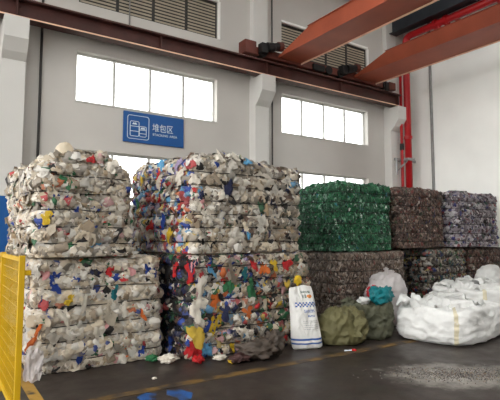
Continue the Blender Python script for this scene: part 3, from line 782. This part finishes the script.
e = empty('white_sack', (9.98, 5.66, 0), -.3); tag(e, 'small bluish white sack standing behind the bulk bags at the right edge', 'bag')
Lp = Lump(.4, .26, [(0, .004), (.8, .004), (1, .08), (1.05, .3), (1, .5), (.8, .7), (.45, .86), (.18, .92), (0, .92)], 2.6, .05, 3, 41)
Lp.mesh('bag_body', M['film_white'], e, 64, 48)

# olive sacks
e = empty('olive_sack', (4.95, 5.03, 0), -.45); tag(e, 'lumpy olive green woven sack beside the printed white sack', 'sack', 'olive sacks on the floor')
Lo = Lump(.3, .22, [(0, .004), (.8, .004), (1, .06), (1.08, .18), (1.0, .32), (.75, .42), (.4, .46), (0, .47)], 2.4, .07, 4.5, 51, (1.2, 1.2, .6))
Lo.mesh('bag_body', M['olive'], e, 96, 60)
o = sheet('twisted_neck', M['olive'], e, (.2, -.24, .3), .11, .18, (1.15, .2, .3), 52, .09, 3, 22, .08)
e = empty('olive_sack', (5.55, 5.12, 0), -.6); tag(e, 'grey olive sack holding teal bag, between green sack and bulk bag', 'sack', 'olive sacks on the floor')
Lo = Lump(.35, .23, [(0, .004), (.8, .004), (1, .05), (1.08, .2), (1.02, .38), (.95, .48), (.88, .51), (.8, .46), (.4, .44), (0, .45)], 2.1, .07, 4.2, 53, (1.1, 1.1, .8))
Lo.mesh('bag_body', M['olive_grey'], e, 110, 70)
sheet('sack_rim', M['olive_grey'], e, (-.2, .05, .5), .16, .12, (.5, .3, .4), 54, .08, 3, 20, .05)

def crumple(name, label, cat, loc, size, m, seed, amp=.35, freq=1.6, rz=0, group=None, parent=None, sub=4):
    bm = bmesh.new(); bmesh.ops.create_icosphere(bm, subdivisions=sub, radius=1)
    for v in bm.verts:
        p = v.co.copy()
        d = 1+amp*(1.1*nz3(p, freq, seed)+.6*ridge(p, freq*1.9, seed+2)**3+.3*ridge(p, freq*4.3, seed+4))
        v.co = Vector((p.x*d*size[0], p.y*d*size[1], p.z*d*size[2]))
    zmin = min(v.co.z for v in bm.verts)
    for v in bm.verts: v.co.z -= zmin
    me = bpy.data.meshes.new(name); bm.to_mesh(me); bm.free()
    o = link_mesh(name, me, m, parent, True); o.location = loc; o.rotation_euler = (0, 0, rz)
    if label: tag(o, label, cat, group)
    return o
crumple('teal_bag', 'crumpled teal plastic bag lying in the grey olive sack', 'bag', (5.75, 4.99, .46), (.19, .12, .11), M['teal'], 61, .55, 2.0, rz=.3)
crumple('red_bag', 'small crumpled red plastic bag above the teal bag', 'bag', (5.72, 5.13, .54), (.08, .07, .09), M['red_bag'], 62, .4)
crumple('white_scrap', 'small crumpled white film left of the teal bag', 'scrap', (5.48, 5.1, .47), (.09, .07, .05), M['film_white'], 63, .4)
e = empty('clear_bag', (6.66, 5.68, 0), .1); tag(e, 'upright cloudy clear plastic bag behind the teal bag', 'bag')
Lp = Lump(.36, .26, [(0, .004), (.8, .004), (1, .08), (1.05, .3), (1.08, .5), (1.0, .66), (.75, .79), (.4, .86), (0, .88)], 2.2, .06, 3.2, 64, (1, 1, .6), (.06, 0))
Lp.mesh('bag_body', M['clear'], e, 72, 54)
sheet('open_mouth', M['clear'], e, (.12, 0, .83), .18, .1, (.7, .5, .2), 65, .08, 3, 18)

# dirty film heap in front of the colourful bale
crumple('dirty_film', 'dirty grey brown heap of film on the floor left of the sack', 'film', (3.42, 4.95, .0), (.2, .14, .09), M['dirty'], 71, .5, 2.1, -.3)
crumple('dirty_film', 'upright wad of dirty grey film leaning against the colourful bale', 'film', (3.72, 5.0, .0), (.13, .1, .12), M['dirty'], 72, .5, 2.1, .4)
crumple('dirty_film', 'flat dark maroon film at the left end of the dirty heap', 'film', (3.16, 4.96, .0), (.13, .09, .04), M['dirty2'], 73, .5, 1.9, .2)
# cream bag bulging from the top of the left stack
crumple('puffed_bag', 'round cream plastic bag puffed up on the top left bale', 'bag', (1.28, 6.0, 2.36), (.115, .09, .15), M['cream_bag'], 78, .1, .9)
# white film slipping off the left bale
e = sheet('film_sheet', M['clear'], None, (.93, 5.48, .17), .09, .17, (1.3, .1, -.2), 77, .04, 3, 20)
tag(e, 'limp clear film sheet hanging at the foot of the left bale', 'film')

# loose scraps on the floor
LOOSE = [((2.42, 5.4), .09, WHITE, 'white scrap of film on the floor in front of the left bale gap'),
         ((2.72, 5.2), .075, RED, 'red crumpled scrap at the left foot of the colourful bale'),
         ((2.28, 5.56), .07, GREEN, 'green scrap on the floor by the foot of the cream bale'),
         ((2.98, 5.14), .06, WHITE, 'white scrap on the floor under the yellow bag'),
         ((3.06, 4.98), .045, YELLOW, 'yellow scrap on the floor left of the dirty film heap'),
         ((4.72, 4.58), .025, RED, 'tiny red scrap on the floor in front of the green sack'),
         ((2.02, 4.86), .02, WHITE, 'tiny white fleck on the bare floor before the left bale')]
for i, ((x, y), sz, c, lb) in enumerate(LOOSE):
    m = cloth('scrap_film', c, .4, False, .1)
    crumple('plastic_scrap', lb, 'scrap', (x, y, .003), (sz, sz*.75, sz*.4), m, 80+i, .6, 2.4, i, 'loose scraps on the floor', None, 4)
tag(MB().tube([(4.6, 4.64, .012), (4.68, 4.6, .014), (4.78, 4.62, .012)], .008, 6).build('white_stick', M['sign_white'], None, True), 'thin white stick on the floor near the green sack', 'stick')

# pellets spilled on the floor: nobody could count them
rng = np.random.default_rng(99); N = 2600
uu = rng.normal(0, .36, N); vv = rng.normal(0, .13, N)
px_ = 4.98+uu*.83+vv*.55; py_ = 3.12-uu*.55+vv*.83
octv = np.array([(1, 0, 0), (0, 1, 0), (-1, 0, 0), (0, -1, 0), (0, 0, 1), (0, 0, -1)], float)
octf = np.array([(0, 1, 4), (1, 2, 4), (2, 3, 4), (3, 0, 4), (1, 0, 5), (2, 1, 5), (3, 2, 5), (0, 3, 5)])
rr_ = rng.uniform(.003, .009, N)
V = np.stack([px_, py_, rr_*.75+.001], -1)[:, None, :]+octv[None]*rr_[:, None, None]*np.array([1, 1, .75])
Fz = (octf[None]+(np.arange(N)*6)[:, None, None]).reshape(-1, 3)
pc = np.array([lin(c) for c in ((150, 146, 142), (100, 96, 94), (52, 50, 50), (160, 140, 112), (120, 98, 90))])[rng.choice(5, N, p=[.4, .25, .15, .1, .1])]
me = make_mesh('spilled_pellets', V.reshape(-1, 3), Fz, np.repeat(pc, 6, 0), M['film'])
tag(link_mesh('spilled_pellets', me, None), 'grey pellets spilled over the floor at bottom right', 'pellets', None, 'stuff')

# blue paint marks on the floor near the camera
def blot(pts): return MB().prism(pts, 'z', 0.0, 0.003)
tag(blot([(1.66, 4.42), (1.78, 4.50), (1.86, 4.42), (1.80, 4.28), (1.68, 4.26)]).build('paint_mark', M['blue_paint']), 'small blue paint mark at the bottom edge, left one', 'paint mark', 'blue paint marks on the floor')
tag(blot([(1.93, 4.34), (2.0, 4.48), (2.1, 4.42), (2.16, 4.24), (2.06, 4.08), (1.95, 4.05), (1.98, 4.2)]).build('paint_mark', M['blue_paint']), 'larger blue paint mark at the bottom edge, right one', 'paint mark', 'blue paint marks on the floor')

# ---------------------------------------------------------------- printed sack
def printed_sack():
    e = empty('printed_sack', (4.31, 5.05, 0), -.3)
    tag(e, 'white woven sack with blue checker band and stripes, standing upright', 'sack')
    nu, nv = 90, 170; V = []; Cl = []
    W_ = lin((222, 221, 218)); BL = lin((36, 84, 160)); GR_ = lin((70, 92, 84)); OR = lin((214, 132, 60)); SG = lin((150, 154, 160))
    def ink(u, v):
        u = u-.05
        if .145 < v < .175 or .085 < v < .11: return BL
        if .655 < v < .735 and -.72 < u < .95:
            return BL if (int((u+2)/.13)+int((v-.655)/.027)) % 2 == 0 else W_
        def words(u0, u1, v0, v1, cw, seed):
            if not (u0 < u < u1 and v0 < v < v1): return False
            k = int((u-u0)/cw); f = (u-u0)/cw-k
            return f < .8 and noise.noise(Vector((u*34, v*90, seed))) > -.12
        if words(-.15, .62, .872, .91, .09, 1): return GR_
        if words(-.1, .28, .795, .85, .19, 2): return GR_
        if ((u-.48)/.2)**2+((v-.822)/.03)**2 < 1: return OR
        if words(-.12, .68, .565, .615, .1, 3): return BL
        if words(.12, .6, .495, .525, .1, 4): return BL
        for q in range(5):
            if words(-.3, .75, .31+q*.03, .322+q*.03, .06, 5+q): return SG
        return W_
    for side in (0, 1):
        for j in range(nv+1):
            v = j/nv
            for i in range(nu+1):
                u = i/nu*2-1
                hw = np.interp(v, [0, .04, .15, .5, .85, 1], [.2, .225, .225, .2, .185, .165])
                th = np.interp(v, [0, .03, .1, .3, .6, .9, 1], [.05, .085, .1, .1, .08, .035, .012])*(1-abs(u)**3.2)**.6
                z = .84*v-.03*(v > .9)*abs(u-.3)*(v-.9)*10
                x = u*hw-.035*v; w_ = .018*nz3((u*2, v*4, side*3), 1.3, 7)+.012*ridge((u*2, v*5, side), 1.8, 9)
                w_ *= min(1, 6*(1-abs(u)))
                y = (-th-w_ if side == 0 else th+w_*.4)+.16*v
                V.append((x, y, max(z, .003))); Cl.append(ink(u, v) if side == 0 else W_)
    n = nu+1; F = []
    for side in (0, 1):
        o_ = side*n*(nv+1)
        for j in range(nv):
            for i in range(nu):
                q = (o_+j*n+i, o_+j*n+i+1, o_+(j+1)*n+i+1, o_+(j+1)*n+i)
                F.append(q if side == 0 else q[::-1])
    o2 = n*(nv+1)
    for i in range(nu): F.append((i, o2+i, o2+i+1, i+1)); a = nv*n+i; F.append((a, a+1, o2+a+1, o2+a))
    me = make_mesh('sack_body', np.array(V), np.array(F), np.array(Cl), M['sack'])
    link_mesh('sack_body', me, None, e, True)
    return e
M['sack'] = attr_mat('printed_woven_sack', .5, 'ATTR', .15, 120, .05)
printed_sack()
crumple('yellow_scrap', 'yellow scrap poking out above the printed sack', 'scrap', (4.33, 5.27, .82), (.05, .03, .06), cloth('yellow_film', YELLOW, .4, False, .1), 93, .4, 1.6, 0, None, None, 3)

# ---------------------------------------------------------------- yellow mesh fence
e = empty('mesh_fence', (.6, 4.2, 0)); tag(e, 'yellow steel mesh safety fence at the left edge', 'fence')
Lf = 3.6
for y in (0, 1.2, 2.4, 3.6):
    p = MB().box(-.022, .022, y-.022, y+.022, 0, 1.36, .003).build('post', M['yellow'], e)
    MB().box(-.05, .05, y-.06, y+.06, .0, .012).build('foot_plate', M['yellow'], p)
MB().box(-.015, .015, .022, Lf, 1.31, 1.345).build('top_rail', M['yellow'], e)
MB().box(-.015, .015, .022, Lf, .1, .135).build('bottom_rail', M['yellow'], e)
MB().box(.022, .07, -.015, .02, 1.2, 1.24, .004).build('latch_tab', M['yellow'], e)
wm = MB()
for k in range(1, 90):
    y = k*.04
    wm.box(-.002, .002, y-.002, y+.002, .13, 1.32)
for k in range(1, 12):
    wm.box(-.0025, .0025, .02, Lf, .13+k*.1, .135+k*.1)
tag(wm.build('wire_mesh', M['yellow'], e), kind='stuff')
